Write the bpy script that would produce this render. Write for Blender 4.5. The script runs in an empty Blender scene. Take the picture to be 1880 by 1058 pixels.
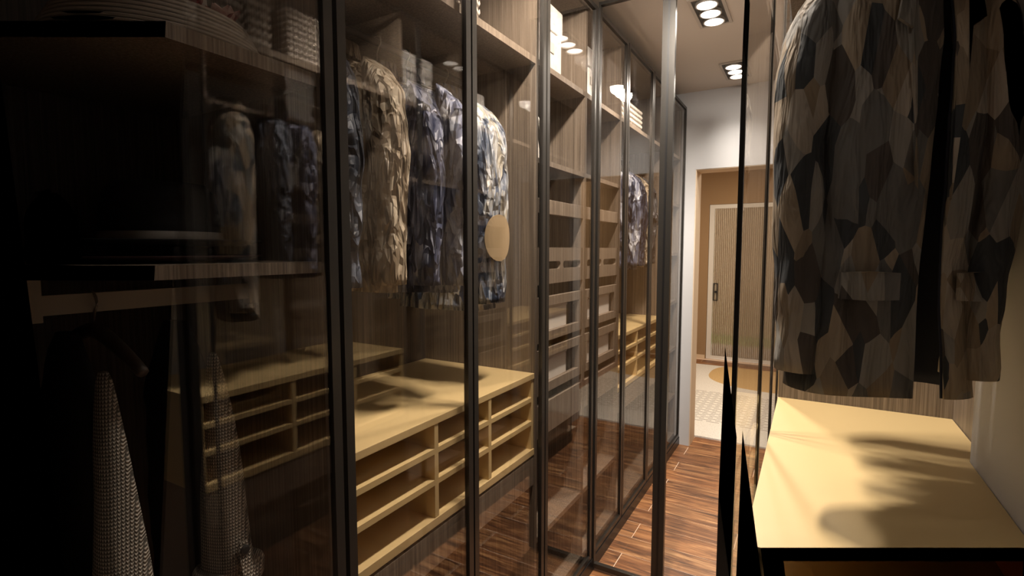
import bpy, bmesh, math, random
from mathutils import Vector, Matrix, noise as mnoise
R = math.radians
random.seed(7)
S = bpy.context.scene
COL = S.collection

# ------------------------------------------------------------------ camera, world, exposure
cam_d = bpy.data.cameras.new('camera'); cam = bpy.data.objects.new('camera', cam_d); COL.objects.link(cam)
cam_d.sensor_fit = 'HORIZONTAL'; cam_d.sensor_width = 36.0; cam_d.lens = 36.0 * 940.0 / 1880.0
cam_d.clip_start = 0.757; cam_d.clip_end = 60
cam.location = (0, 0, 1.45)
cam.rotation_euler = (R(90 - 4.32), 0, R(30.33))
S.camera = cam
W = bpy.data.worlds.new('world'); S.world = W; W.use_nodes = True
W.node_tree.nodes['Background'].inputs[0].default_value = (0.80, 0.86, 0.95, 1)
W.node_tree.nodes['Background'].inputs[1].default_value = 3.2
S.view_settings.view_transform = 'Standard'; S.view_settings.look = 'None'
S.view_settings.gamma = 1.0; S.view_settings.use_curve_mapping = False
S.view_settings.exposure = 0.0
S.cycles.transparent_max_bounces = 32      # many panes stand one behind the other
HALL_W = 54.0

# ------------------------------------------------------------------ materials
def newmat(n):
    m = bpy.data.materials.new(n); m.use_nodes = True
    nt = m.node_tree; b = nt.nodes['Principled BSDF']
    return m, nt, b
def plain(n, col, rough=0.5, metal=0.0, spec=0.5):
    m, nt, b = newmat(n)
    b.inputs['Base Color'].default_value = (*col, 1); b.inputs['Roughness'].default_value = rough
    b.inputs['Metallic'].default_value = metal; b.inputs['Specular IOR Level'].default_value = spec
    return m
def N(nt, t, **k):
    n = nt.nodes.new(t)
    for a, v in k.items(): setattr(n, a, v)
    return n
def mapping(nt, scale, coord='Object', rnd=False):
    tc = N(nt, 'ShaderNodeTexCoord'); mp = N(nt, 'ShaderNodeMapping')
    mp.inputs['Scale'].default_value = scale
    nt.links.new(tc.outputs[coord], mp.inputs['Vector'])
    if rnd:
        oi = N(nt, 'ShaderNodeObjectInfo'); ml = N(nt, 'ShaderNodeMath', operation='MULTIPLY'); ml.inputs[1].default_value = 37.0
        cx = N(nt, 'ShaderNodeCombineXYZ')
        nt.links.new(oi.outputs['Random'], ml.inputs[0])
        for i in range(3): nt.links.new(ml.outputs[0], cx.inputs[i])
        nt.links.new(cx.outputs[0], mp.inputs['Location'])
    return mp.outputs[0]
def ramp(nt, fac, stops, interp='LINEAR'):
    r = N(nt, 'ShaderNodeValToRGB'); cr = r.color_ramp; cr.interpolation = interp
    while len(cr.elements) > 1: cr.elements.remove(cr.elements[-1])
    cr.elements[0].position = stops[0][0]; cr.elements[0].color = (*stops[0][1], 1)
    for p, c in stops[1:]:
        e = cr.elements.new(p); e.color = (*c, 1)
    nt.links.new(fac, r.inputs[0]); return r.outputs[0]
def noise(nt, vec, scale, detail=4, rough=0.5, dist=0.0):
    n = N(nt, 'ShaderNodeTexNoise'); n.inputs['Scale'].default_value = scale; n.inputs['Detail'].default_value = detail
    n.inputs['Roughness'].default_value = rough; n.inputs['Distortion'].default_value = dist
    nt.links.new(vec, n.inputs['Vector']); return n
def bump(nt, b, h, strength=0.3, dist=0.01):
    bp = N(nt, 'ShaderNodeBump'); bp.inputs['Strength'].default_value = strength; bp.inputs['Distance'].default_value = dist
    nt.links.new(h, bp.inputs['Height']); nt.links.new(bp.outputs[0], b.inputs['Normal'])
def mixcol(nt, fac, a, b_, mode='MIX'):
    m = N(nt, 'ShaderNodeMix', data_type='RGBA', blend_type=mode)
    if isinstance(fac, float): m.inputs[0].default_value = fac
    else: nt.links.new(fac, m.inputs[0])
    for i, v in ((6, a), (7, b_)):
        if isinstance(v, tuple): m.inputs[i].default_value = (*v, 1)
        else: nt.links.new(v, m.inputs[i])
    return m.outputs[2]

def mat_wood(n, dark, mid, light, rough=0.5, sc=(115, 115, 1.4)):
    m, nt, b = newmat(n)
    v = mapping(nt, sc); n1 = noise(nt, v, 1.6, 6, 0.65)
    v2 = mapping(nt, (sc[0] * 4, sc[1] * 4, sc[2] * 1.5)); n2 = noise(nt, v2, 1.0, 3, 0.6)
    c1 = ramp(nt, n1.outputs[0], [(0.3, dark), (0.5, mid), (0.68, light)])
    c2 = ramp(nt, n2.outputs[0], [(0.35, (0.62, 0.6, 0.58)), (0.62, (1, 1, 1))])
    nt.links.new(mixcol(nt, 0.8, c1, c2, 'MULTIPLY'), b.inputs['Base Color'])
    b.inputs['Roughness'].default_value = rough
    bump(nt, b, n2.outputs[0], 0.15, 0.002)
    return m
M_WOOD = mat_wood('walnut_veneer', (0.12, 0.092, 0.07), (0.235, 0.185, 0.14), (0.37, 0.305, 0.24), 0.5)
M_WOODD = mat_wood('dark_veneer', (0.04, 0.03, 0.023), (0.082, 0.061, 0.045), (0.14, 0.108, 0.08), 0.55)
M_ORANGE = plain('orange_bounce_tint', (0.70, 0.20, 0.03), 0.6)  # warm bounce glow inside the pigeonholes, painted into their back panels
M_YEL = plain('honey_lacquer', (0.73, 0.545, 0.27), 0.42)
M_FRAME = plain('black_bronze_metal', (0.04, 0.035, 0.03), 0.30, 0.5)
M_TRACK = plain('floor_track_metal', (0.012, 0.011, 0.011), 0.35, 0.3)
M_STEEL = plain('rail_steel', (0.5, 0.46, 0.4), 0.35, 0.9)
M_RAILP = plain('rail_champagne', (0.42, 0.36, 0.28), 0.5)
M_CEIL = plain('ceiling_paint', (0.62, 0.56, 0.5), 0.9)
M_WALL = plain('wall_paint', (0.56, 0.555, 0.56), 0.9)
M_TAN = plain('hall_paint', (0.33, 0.215, 0.115), 0.9)
M_TANL = plain('jamb_paint', (0.66, 0.52, 0.37), 0.85)
M_DARKWALL = plain('closet_end_paint', (0.16, 0.14, 0.12), 0.9)
M_GROUT = plain('grout', (0.80, 0.62, 0.48), 0.9)
M_WHITE = plain('white_metal', (0.72, 0.7, 0.66), 0.45)
M_BLACK = plain('black_felt', (0.011, 0.011, 0.012), 0.9)
M_BLACKM = plain('black_handle', (0.015, 0.013, 0.012), 0.4, 0.4)
M_PALEBAND = plain('grey_ribbon', (0.22, 0.2, 0.18), 0.7)
M_REDFELT = plain('dark_wine_felt', (0.055, 0.022, 0.022), 0.85)
M_LINEN = plain('white_linen', (0.84, 0.82, 0.79), 0.8)
M_GREYBAG = plain('pale_grey_leather', (0.5, 0.48, 0.45), 0.5)
M_CREAMLEA = plain('cream_leather', (0.62, 0.58, 0.52), 0.5)
M_PETAL = plain('pink_petal', (0.45, 0.26, 0.24), 0.7)
M_PETALR = plain('dark_red_petal', (0.20, 0.03, 0.03), 0.7)
M_BUTTON = plain('dark_button', (0.03, 0.03, 0.03), 0.35)
M_HANGER = plain('dark_hanger_wood', (0.05, 0.035, 0.025), 0.5)

def mat_marble():
    m, nt, b = newmat('white_marbled_card')
    v = mapping(nt, (1, 1, 1)); n1 = noise(nt, v, 9, 6, 0.6, 1.2)
    c = ramp(nt, n1.outputs[0], [(0.38, (0.5, 0.48, 0.46)), (0.5, (0.78, 0.76, 0.73)), (0.7, (0.82, 0.8, 0.78))])
    nt.links.new(c, b.inputs['Base Color']); b.inputs['Roughness'].default_value = 0.5
    return m
M_BOX = mat_marble()

def mat_glass(n, tint, base, edge):
    m = bpy.data.materials.new(n); m.use_nodes = True; nt = m.node_tree; nt.nodes.clear()
    o = N(nt, 'ShaderNodeOutputMaterial'); mx = N(nt, 'ShaderNodeMixShader'); tr = N(nt, 'ShaderNodeBsdfTransparent'); gl = N(nt, 'ShaderNodeBsdfGlossy')
    tr.inputs[0].default_value = (*tint, 1); gl.inputs['Roughness'].default_value = 0.0; gl.inputs[0].default_value = (0.95, 0.95, 0.95, 1)
    lw = N(nt, 'ShaderNodeLayerWeight'); lw.inputs[0].default_value = 0.5
    pw = N(nt, 'ShaderNodeMath', operation='POWER'); pw.inputs[1].default_value = 3.0
    ma = N(nt, 'ShaderNodeMath', operation='MULTIPLY_ADD'); ma.inputs[1].default_value = edge; ma.inputs[2].default_value = base
    nt.links.new(lw.outputs['Facing'], pw.inputs[0]); nt.links.new(pw.outputs[0], ma.inputs[0])
    nt.links.new(ma.outputs[0], mx.inputs[0]); nt.links.new(tr.outputs[0], mx.inputs[1]); nt.links.new(gl.outputs[0], mx.inputs[2])
    nt.links.new(mx.outputs[0], o.inputs[0]); return m
M_GLASS = mat_glass('smoked_glass', (0.91, 0.895, 0.88), 0.09, 0.12)
M_GLASSC = mat_glass('clear_glass', (0.96, 0.95, 0.94), 0.02, 0.05)

def mat_ribbed():
    m = bpy.data.materials.new('reeded_glass'); m.use_nodes = True; nt = m.node_tree; nt.nodes.clear()
    o = N(nt, 'ShaderNodeOutputMaterial'); a = N(nt, 'ShaderNodeMixShader'); c = N(nt, 'ShaderNodeMixShader')
    tr = N(nt, 'ShaderNodeBsdfRefraction'); tr.inputs['IOR'].default_value = 1.25; tr.inputs['Roughness'].default_value = 0.06; tr.inputs[0].default_value = (0.85, 0.8, 0.72, 1)
    df = N(nt, 'ShaderNodeBsdfDiffuse'); df.inputs[0].default_value = (0.74, 0.62, 0.48, 1)
    gl = N(nt, 'ShaderNodeBsdfGlossy'); gl.inputs['Roughness'].default_value = 0.12
    a.inputs[0].default_value = 0.38; c.inputs[0].default_value = 0.28
    nt.links.new(tr.outputs[0], a.inputs[1]); nt.links.new(df.outputs[0], a.inputs[2])
    nt.links.new(a.outputs[0], c.inputs[1]); nt.links.new(gl.outputs[0], c.inputs[2]); nt.links.new(c.outputs[0], o.inputs[0]); return m
M_RIB = mat_ribbed()

def mat_emit(n, col, s):
    m = bpy.data.materials.new(n); m.use_nodes = True; nt = m.node_tree; nt.nodes.clear()
    o = N(nt, 'ShaderNodeOutputMaterial'); e = N(nt, 'ShaderNodeEmission'); e.inputs[0].default_value = (*col, 1); e.inputs[1].default_value = s
    nt.links.new(e.outputs[0], o.inputs[0]); return m
M_BULB = mat_emit('lamp_disc', (1.0, 0.90, 0.78), 9.0)

def mat_plank():
    m, nt, b = newmat('rustic_plank')
    v = mapping(nt, (1.5, 22, 22), rnd=True); n1 = noise(nt, v, 1.7, 8, 0.68, 0.8)
    v2 = mapping(nt, (3, 6, 6), rnd=True); n2 = noise(nt, v2, 1.8, 5, 0.65, 1.0)
    v3 = mapping(nt, (5, 90, 90), rnd=True); n3 = noise(nt, v3, 1.0, 3, 0.6)
    c = ramp(nt, n1.outputs[0], [(0.34, (0.04, 0.017, 0.009)), (0.44, (0.17, 0.068, 0.026)), (0.53, (0.31, 0.140, 0.055)), (0.66, (0.52, 0.29, 0.135))])
    k = ramp(nt, n2.outputs[0], [(0.30, (0.32, 0.25, 0.22)), (0.46, (1, 1, 1))])
    c = mixcol(nt, 0.8, c, k, 'MULTIPLY')
    f = ramp(nt, n3.outputs[0], [(0.35, (0.72, 0.7, 0.68)), (0.6, (1, 1, 1))])
    c = mixcol(nt, 0.7, c, f, 'MULTIPLY')
    oi = N(nt, 'ShaderNodeObjectInfo')
    tint = ramp(nt, oi.outputs['Random'], [(0.0, (0.8, 0.72, 0.68)), (0.5, (1.0, 1.0, 1.0)), (1.0, (1.12, 1.02, 0.92))])
    nt.links.new(mixcol(nt, 1.0, c, tint, 'MULTIPLY'), b.inputs['Base Color'])
    b.inputs['Roughness'].default_value = 0.42
    bump(nt, b, n1.outputs[0], 0.2, 0.003); return m
M_PLANK = mat_plank()

def mat_knit(n, col, sc):
    """chevron knit: columns along x/y, rows along z"""
    m, nt, b = newmat(n)
    v = mapping(nt, (sc, sc, sc))
    sp = N(nt, 'ShaderNodeSeparateXYZ'); nt.links.new(v, sp.inputs[0])
    ad = N(nt, 'ShaderNodeMath', operation='ADD'); nt.links.new(sp.outputs[0], ad.inputs[0]); nt.links.new(sp.outputs[1], ad.inputs[1])
    tri = N(nt, 'ShaderNodeMath', operation='PINGPONG'); tri.inputs[1].default_value = 0.5; nt.links.new(ad.outputs[0], tri.inputs[0])
    ma = N(nt, 'ShaderNodeMath', operation='MULTIPLY_ADD'); ma.inputs[1].default_value = 1.2
    nt.links.new(tri.outputs[0], ma.inputs[0]); nt.links.new(sp.outputs[2], ma.inputs[2])
    si = N(nt, 'ShaderNodeMath', operation='PINGPONG'); si.inputs[1].default_value = 0.5; nt.links.new(ma.outputs[0], si.inputs[0])
    mu = N(nt, 'ShaderNodeMath', operation='MULTIPLY'); nt.links.new(si.outputs[0], mu.inputs[0])
    t2 = N(nt, 'ShaderNodeMath', operation='MULTIPLY_ADD'); t2.inputs[1].default_value = 2.3; t2.inputs[2].default_value = 0.04
    nt.links.new(tri.outputs[0], t2.inputs[0]); nt.links.new(t2.outputs[0], mu.inputs[1])
    c = ramp(nt, mu.outputs[0], [(0.06, tuple(x * 0.22 for x in col)), (0.22, col), (0.5, tuple(min(1, x * 1.15) for x in col))])
    nt.links.new(c, b.inputs['Base Color']); b.inputs['Roughness'].default_value = 0.95; b.inputs['Specular IOR Level'].default_value = 0.1
    bump(nt, b, mu.outputs[0], 0.9, 0.006); return m
M_KNIT = mat_knit('cream_knit', (0.50, 0.44, 0.37), 170)
M_ROPE = plain('cream_rope', (0.62, 0.56, 0.5), 0.9, 0, 0.1)
M_ROPEB = plain('basket_lining', (0.28, 0.25, 0.22), 0.95)

def mat_crumple(n, cols, sc=34, stretch=0.30, bs=1.0):
    m, nt, b = newmat(n)
    v = mapping(nt, (1, 1, stretch), rnd=True)
    nz = noise(nt, v, sc * 0.35, 2, 0.5)
    mx = N(nt, 'ShaderNodeMix', data_type='VECTOR'); mx.inputs[0].default_value = 0.06
    nt.links.new(v, mx.inputs[4]); nt.links.new(nz.outputs[1], mx.inputs[5])
    hs = []
    for k, a in ((0.75, 1.0), (1.9, 0.5)):
        vo = N(nt, 'ShaderNodeTexVoronoi', feature='F1', distance='MANHATTAN'); vo.inputs['Scale'].default_value = sc * k; nt.links.new(mx.outputs[1], vo.inputs['Vector'])
        mu = N(nt, 'ShaderNodeMath', operation='MULTIPLY'); mu.inputs[1].default_value = a; nt.links.new(vo.outputs['Distance'], mu.inputs[0]); hs.append((mu.outputs[0], vo))
    rg = noise(nt, mx.outputs[1], sc * 0.42, 4, 0.55, 0.0); rg.noise_type = 'RIDGED_MULTIFRACTAL'; rg.normalize = True
    rs = N(nt, 'ShaderNodeMath', operation='MULTIPLY'); rs.inputs[1].default_value = 0.9; nt.links.new(rg.outputs[0], rs.inputs[0])
    fv = N(nt, 'ShaderNodeMath', operation='MULTIPLY'); fv.inputs[1].default_value = 1.0; nt.links.new(hs[0][0], fv.inputs[0])
    fs = N(nt, 'ShaderNodeMath', operation='ADD'); nt.links.new(fv.outputs[0], fs.inputs[0]); nt.links.new(hs[1][0], fs.inputs[1])
    ad = N(nt, 'ShaderNodeMath', operation='SUBTRACT'); nt.links.new(fs.outputs[0], ad.inputs[0]); nt.links.new(rs.outputs[0], ad.inputs[1])
    n2 = noise(nt, mx.outputs[1], sc * 0.8, 5, 0.65, 0.4)
    sp = N(nt, 'ShaderNodeSeparateColor'); nt.links.new(hs[1][1].outputs['Color'], sp.inputs[0])
    cm = N(nt, 'ShaderNodeMath', operation='MULTIPLY_ADD'); cm.inputs[1].default_value = 0.28; nt.links.new(sp.outputs[0], cm.inputs[0])
    sb = N(nt, 'ShaderNodeMath', operation='SUBTRACT'); sb.inputs[1].default_value = 0.14; nt.links.new(n2.outputs[0], sb.inputs[0]); nt.links.new(sb.outputs[0], cm.inputs[2])
    c = ramp(nt, cm.outputs[0], [(0.30 + 0.40 * i / max(1, len(cols) - 1), q) for i, q in enumerate(cols)])
    nt.links.new(c, b.inputs['Base Color']); b.inputs['Roughness'].default_value = 0.5; b.inputs['Specular IOR Level'].default_value = 0.5
    bump(nt, b, ad.outputs[0], bs, 0.03); return m
M_J_NAVY = mat_crumple('navy_crumple', [(0.015, 0.02, 0.035), (0.05, 0.065, 0.10), (0.20, 0.23, 0.30)])
M_J_BEIGE = mat_crumple('beige_crumple', [(0.20, 0.145, 0.09), (0.46, 0.37, 0.26), (0.66, 0.57, 0.44)])
M_J_BLUE = mat_crumple('blue_crumple', [(0.012, 0.016, 0.035), (0.05, 0.06, 0.12), (0.24, 0.26, 0.36)])
M_J_PALEBLUE = mat_crumple('pale_blue_crumple', [(0.03, 0.035, 0.06), (0.16, 0.18, 0.27), (0.6, 0.62, 0.68)], 26)
M_J_FLORAL = mat_crumple('floral_print', [(0.02, 0.03, 0.06), (0.10, 0.13, 0.19), (0.50, 0.53, 0.58), (0.46, 0.41, 0.31), (0.62, 0.63, 0.66)], 26)
M_J_GREY = mat_crumple('charcoal_crumple', [(0.02, 0.02, 0.022), (0.06, 0.06, 0.065), (0.16, 0.16, 0.17)])
M_J_PATCH2 = mat_crumple('olive_crumple', [(0.06, 0.055, 0.045), (0.26, 0.24, 0.2), (0.5, 0.47, 0.42)])
M_ELBOW = plain('tan_suede', (0.44, 0.32, 0.18), 0.85)
def mat_patch():
    m, nt, b = newmat('patchwork_cloth')
    v = mapping(nt, (34, 34, 13))
    vo = N(nt, 'ShaderNodeTexVoronoi', feature='F1', distance='EUCLIDEAN'); vo.inputs['Scale'].default_value = 1.0; nt.links.new(v, vo.inputs['Vector'])
    sp = N(nt, 'ShaderNodeSeparateColor'); nt.links.new(vo.outputs['Color'], sp.inputs[0])
    c = ramp(nt, sp.outputs[0], [(0.0, (0.05, 0.055, 0.06)), (0.16, (0.30, 0.235, 0.165)), (0.34, (0.17, 0.165, 0.155)), (0.48, (0.42, 0.34, 0.25)), (0.62, (0.09, 0.075, 0.065)), (0.74, (0.33, 0.31, 0.28)), (0.88, (0.46, 0.40, 0.33))], 'CONSTANT')
    v2 = mapping(nt, (26, 26, 5)); n2 = noise(nt, v2, 1.2, 3, 0.55, 0.5)
    sh = ramp(nt, n2.outputs[0], [(0.3, (0.62, 0.6, 0.58)), (0.65, (1.1, 1.1, 1.1))])
    nt.links.new(mixcol(nt, 0.8, c, sh, 'MULTIPLY'), b.inputs['Base Color']); b.inputs['Roughness'].default_value = 0.7
    bump(nt, b, n2.outputs[0], 0.8, 0.03); return m
M_PATCH = mat_patch()
M_LINING = plain('dark_blue_lining', (0.02, 0.025, 0.045), 0.7)

def mat_rug():
    m, nt, b = newmat('cream_rug')
    tc = N(nt, 'ShaderNodeTexCoord'); sp = N(nt, 'ShaderNodeSeparateXYZ'); nt.links.new(tc.outputs['Object'], sp.inputs[0])
    def mth(op, a, c=None, d=None):
        n = N(nt, 'ShaderNodeMath', operation=op)
        for i, v in enumerate((a, c, d)):
            if v is None: continue
            if isinstance(v, (int, float)): n.inputs[i].default_value = v
            else: nt.links.new(v, n.inputs[i])
        return n.outputs[0]
    X, Y = sp.outputs[0], sp.outputs[1]
    ex = mth('MULTIPLY', mth('ADD', X, 0.15), 1 / 0.83); ey = mth('MULTIPLY', mth('SUBTRACT', Y, 6.28), 1 / 0.62)
    r2 = mth('ADD', mth('POWER', mth('ABSOLUTE', ex), 2.6), mth('POWER', mth('ABSOLUTE', ey), 2.6))
    inside = mth('LESS_THAN', r2, 1.0)
    row = mth('MULTIPLY', Y, 1 / 0.04); fr = mth('FRACT', row); line = mth('LESS_THAN', fr, 0.26)
    off = mth('MULTIPLY', mth('FLOOR', row), 0.5); dash = mth('LESS_THAN', mth('FRACT', mth('ADD', mth('MULTIPLY', X, 1 / 0.13), off)), 0.78)
    zone = mth('MULTIPLY', mth('GREATER_THAN', Y, 4.42), mth('LESS_THAN', Y, 5.42))
    d = mth('MULTIPLY', mth('MULTIPLY', line, dash), zone)
    nz = noise(nt, tc.outputs['Object'], 90, 3)
    base = ramp(nt, nz.outputs[0], [(0.3, (0.60, 0.56, 0.50)), (0.7, (0.76, 0.73, 0.68))])
    tan = ramp(nt, nz.outputs[0], [(0.3, (0.50, 0.33, 0.15)), (0.7, (0.60, 0.42, 0.21))])
    c = mixcol(nt, inside, base, tan); c = mixcol(nt, d, c, (0.20, 0.175, 0.15))
    nt.links.new(c, b.inputs['Base Color']); b.inputs['Roughness'].default_value = 1.0; b.inputs['Specular IOR Level'].default_value = 0.05
    bump(nt, b, nz.outputs[0], 0.5, 0.006); return m
M_RUG = mat_rug()
M_GRASS = plain('lawn_green', (0.14, 0.32, 0.07), 0.95)
M_PAVE = plain('terrace_stone', (0.6, 0.55, 0.48), 0.9)

# ------------------------------------------------------------------ mesh helpers
class MB:
    def __init__(s): s.v = []; s.f = []
    def box(s, x0, x1, y0, y1, z0, z1):
        x0, x1 = sorted((x0, x1)); y0, y1 = sorted((y0, y1)); z0, z1 = sorted((z0, z1)); i = len(s.v)
        s.v += [(x0, y0, z0), (x1, y0, z0), (x1, y1, z0), (x0, y1, z0), (x0, y0, z1), (x1, y0, z1), (x1, y1, z1), (x0, y1, z1)]
        s.f += [tuple(i + k for k in q) for q in ((0, 3, 2, 1), (4, 5, 6, 7), (0, 1, 5, 4), (1, 2, 6, 5), (2, 3, 7, 6), (3, 0, 4, 7))]
        return s
    def loft(s, rings, close=True, cap=True):
        i = len(s.v); n = len(rings[0])
        for r in rings: s.v += [tuple(p) for p in r]
        for a in range(len(rings) - 1):
            for k in range(n if close else n - 1):
                k2 = (k + 1) % n
                s.f.append((i + a * n + k, i + a * n + k2, i + (a + 1) * n + k2, i + (a + 1) * n + k))
        if cap and close:
            s.f.append(tuple(i + k for k in range(n))[::-1]); s.f.append(tuple(i + (len(rings) - 1) * n + k for k in range(n)))
        return s
    def lathe(s, prof, c=(0, 0, 0), n=32, cap=True):
        return s.loft([[(c[0] + r * math.cos(2 * math.pi * k / n), c[1] + r * math.sin(2 * math.pi * k / n), c[2] + z) for k in range(n)] for r, z in prof], True, cap)
    def tube(s, pts, r, n=8):
        pts = [Vector(p) for p in pts]; rings = []
        for i, p in enumerate(pts):
            t = (pts[min(i + 1, len(pts) - 1)] - pts[max(i - 1, 0)]).normalized()
            a = t.cross(Vector((0, 0, 1)))
            if a.length < 1e-3: a = t.cross(Vector((1, 0, 0)))
            a.normalize(); b = t.cross(a)
            rr = r[i] if isinstance(r, (list, tuple)) else r
            rings.append([p + a * rr * math.cos(2 * math.pi * k / n) + b * rr * math.sin(2 * math.pi * k / n) for k in range(n)])
        return s.loft(rings)
    def mesh(s, name):
        me = bpy.data.meshes.new(name); me.from_pydata(s.v, [], s.f); me.update()
        bm = bmesh.new(); bm.from_mesh(me); bmesh.ops.recalc_face_normals(bm, faces=bm.faces); bm.to_mesh(me); bm.free(); return me
def obj(name, mb, mat, parent=None, smooth=False, bev=0.0, loc=None):
    me = mb.mesh(name) if isinstance(mb, MB) else mb
    o = bpy.data.objects.new(name, me); COL.objects.link(o)
    if mat and not me.materials: me.materials.append(mat)
    if smooth:
        for p in me.polygons: p.use_smooth = True
    if bev:
        b = o.modifiers.new('bevel', 'BEVEL'); b.width = bev; b.segments = 2; b.limit_method = 'ANGLE'
    if parent is not None:
        o.parent = parent; o.matrix_parent_inverse = Matrix.Translation(parent_base(parent)).inverted()
    if loc: o.location = loc
    return o
BASE = {}
def parent_base(p): return Vector(BASE.get(p.name, (0, 0, 0)))
def tag(o, label=None, cat=None, group=None, kind=None):
    if label: o['label'] = label
    if cat: o['category'] = cat
    if group: o['group'] = group
    if kind: o['kind'] = kind
    return o
def thing(name, label, cat, base=(0, 0, 0), group=None):
    """meshes of the parts are written in world coordinates; the Empty stands at the base"""
    o = bpy.data.objects.new(name, None); COL.objects.link(o); o.location = base; o.empty_display_size = 0.05
    BASE[o.name] = base
    return tag(o, label, cat, group)
def kids(o): return [c for c in bpy.data.objects if c.parent == o]
def solo(name, mb, mat, label, cat, group=None, **k):
    return tag(obj(name, mb, mat, **k), label, cat, group)
def struct(name, mb, mat, **k): return tag(obj(name, mb, mat, **k), kind='structure')

# ------------------------------------------------------------------ the room
CZ = 2.555
YE = 3.84           # closet's far wall
floor = struct('floor', MB().box(-2.2, 1.0, -0.6, 7.3, -0.12, -0.0015), M_GROUT)
PW = 0.1525
plank_cache = {}
def plank(x0, x1, y0, y1):
    L = round(x1 - x0, 3)
    if L not in plank_cache:
        m = MB().box(0, L - 0.0035, 0, PW - 0.004, -0.012, 0.0).mesh('plank'); m.materials.append(M_PLANK); plank_cache[L] = m
    o = bpy.data.objects.new('plank', plank_cache[L]); COL.objects.link(o); o.parent = floor; o.location = (x0, y0, 0)
for k in range(-12, 32):
    y0 = 2.295 + PW * (k - 1) - 0.0
    if y0 > 7.1: break
    lo, hi = (-0.93, 0.0) if y0 < YE - 0.05 else (-1.75, 0.55)
    L = 0.915; j = -0.73 + (0 if k % 2 == 0 else -0.457)
    x = j - 3 * L
    while x < hi:
        a, b = max(x, lo), min(x + L, hi)
        if b - a > 0.03: plank(a, b, y0, y0 + PW)
        x += L
struct('ceiling', MB().box(-2.2, 1.0, -0.6, 7.3, CZ, CZ + 0.1), M_CEIL)
struct('wall_left', MB().box(-1.6, -1.385, -0.6, YE + 0.18, 0, CZ), M_WALL)
struct('wall_right', MB().box(0.45, 0.6, -0.6, YE + 0.18, 0, CZ), M_WALL)
struct('wall_back', MB().box(-1.6, 0.6, -0.75, -0.6, 0, CZ), M_DARKWALL)
# far wall with the doorway
OX0, OX1, OZ = -0.735, 0.06, 2.015
struct('wall_end', MB().box(-1.385, OX0, YE, YE + 0.18, 0, CZ).box(OX1, 0.45, YE, YE + 0.18, 0, CZ).box(OX0, OX1, YE, YE + 0.18, OZ, CZ), M_WALL)
jb = struct('trim_1', MB().box(OX0, OX0 + 0.006, YE + 0.004, YE + 0.18, 0, OZ - 0.006).box(OX0, OX1, YE + 0.004, YE + 0.18, OZ - 0.006, OZ), M_TANL)
# chimney breast / pilaster standing behind the right counter
struct('wall_pier', MB().box(0.300, 0.45, 0.50, 1.376, 0, CZ), M_WALL)
# hall
HY = 7.10
DX0, DX1, DZ = -1.175, 0.02, 2.03
struct('wall_hall_left', MB().box(-2.2, -1.75, YE + 0.18, HY, 0, CZ), M_TAN)
struct('wall_hall_right', MB().box(0.55, 0.7, YE + 0.18, HY, 0, CZ), M_TAN)
struct('wall_hall_far', MB().box(-1.75, DX0, HY, HY + 0.12, 0, CZ).box(DX1, 0.55, HY, HY + 0.12, 0, CZ).box(DX0, DX1, HY, HY + 0.12, DZ, CZ), M_TAN)
struct('baseboard_hall_far', MB().box(-1.75, DX0 - 0.01, HY - 0.015, HY, 0, 0.05), M_TANL)
# reeded glass door
door = bpy.data.objects.new('door_1', None); COL.objects.link(door); BASE[door.name] = (DX0, HY, 0); door.location = (DX0, HY, 0); tag(door, kind='structure')
fy0, fy1 = HY + 0.005, HY + 0.045
obj('door_frame', MB().box(DX0 + 0.005, DX0 + 0.065, fy0, fy1, 0.01, DZ - 0.005).box(DX1 - 0.06, DX1 - 0.005, fy0, fy1, 0.01, DZ - 0.005)
    .box(DX0 + 0.065, DX1 - 0.06, fy0, fy1, DZ - 0.055, DZ - 0.005).box(DX0 + 0.065, DX1 - 0.06, fy0, fy1, 0.01, 0.05), M_WHITE, door)
mb = MB(); px0, px1 = DX0 + 0.065, DX1 - 0.06; nr = 46; stp = (px1 - px0) / nr; prof = []
for i in range(nr):
    for k in range(6):
        t = k / 6; prof.append((px0 + (i + t) * stp, 0.017 * math.sin(math.pi * t)))
prof.append((px1, 0))
ring = [[(x, fy0 + 0.022 - d, z) for x, d in prof] + [(px1, fy0 + 0.027, z), (px0, fy0 + 0.027, z)] for z in (0.05, DZ - 0.055)]
obj('reeded_pane', mb.loft(ring), M_RIB, door)
gm = MB()
for i in range(1, nr): gm.box(px0 + i * stp - 0.0035, px0 + i * stp + 0.0035, fy0 + 0.004, fy0 + 0.021, 0.052, DZ - 0.057)  # dark strips stand in for the shading between the glass reeds
tag(obj('reed_shade_line', gm, plain('reed_shade_brown', (0.27, 0.19, 0.12), 0.6), door), kind='stuff')
hx = DX0 + 0.075
obj('door_handle', MB().box(hx, hx + 0.055, fy0 - 0.012, fy0 - 0.002, 0.78, 0.79).box(hx, hx + 0.055, fy0 - 0.012, fy0 - 0.002, 1.0, 1.01)
    .box(hx, hx + 0.01, fy0 - 0.012, fy0 - 0.002, 0.79, 1.0).box(hx + 0.045, hx + 0.055, fy0 - 0.012, fy0 - 0.002, 0.79, 1.0)
    .box(hx + 0.018, hx + 0.05, fy0 - 0.03, fy0 - 0.002, 0.885, 0.91), M_BLACKM, door)
# outdoors behind the door
struct('terrace', MB().box(-2.2, 2.5, 7.31, 8.4, -0.1, -0.02), M_PAVE)
struct('lawn', MB().box(-5, 3, 8.4, 9.4, -0.12, -0.03), M_GRASS)
struct('wall_garden', MB().box(-5, 3, 9.4, 9.6, -0.1, 3.2), plain('garden_render', (0.62, 0.47, 0.31), 0.9))
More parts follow.
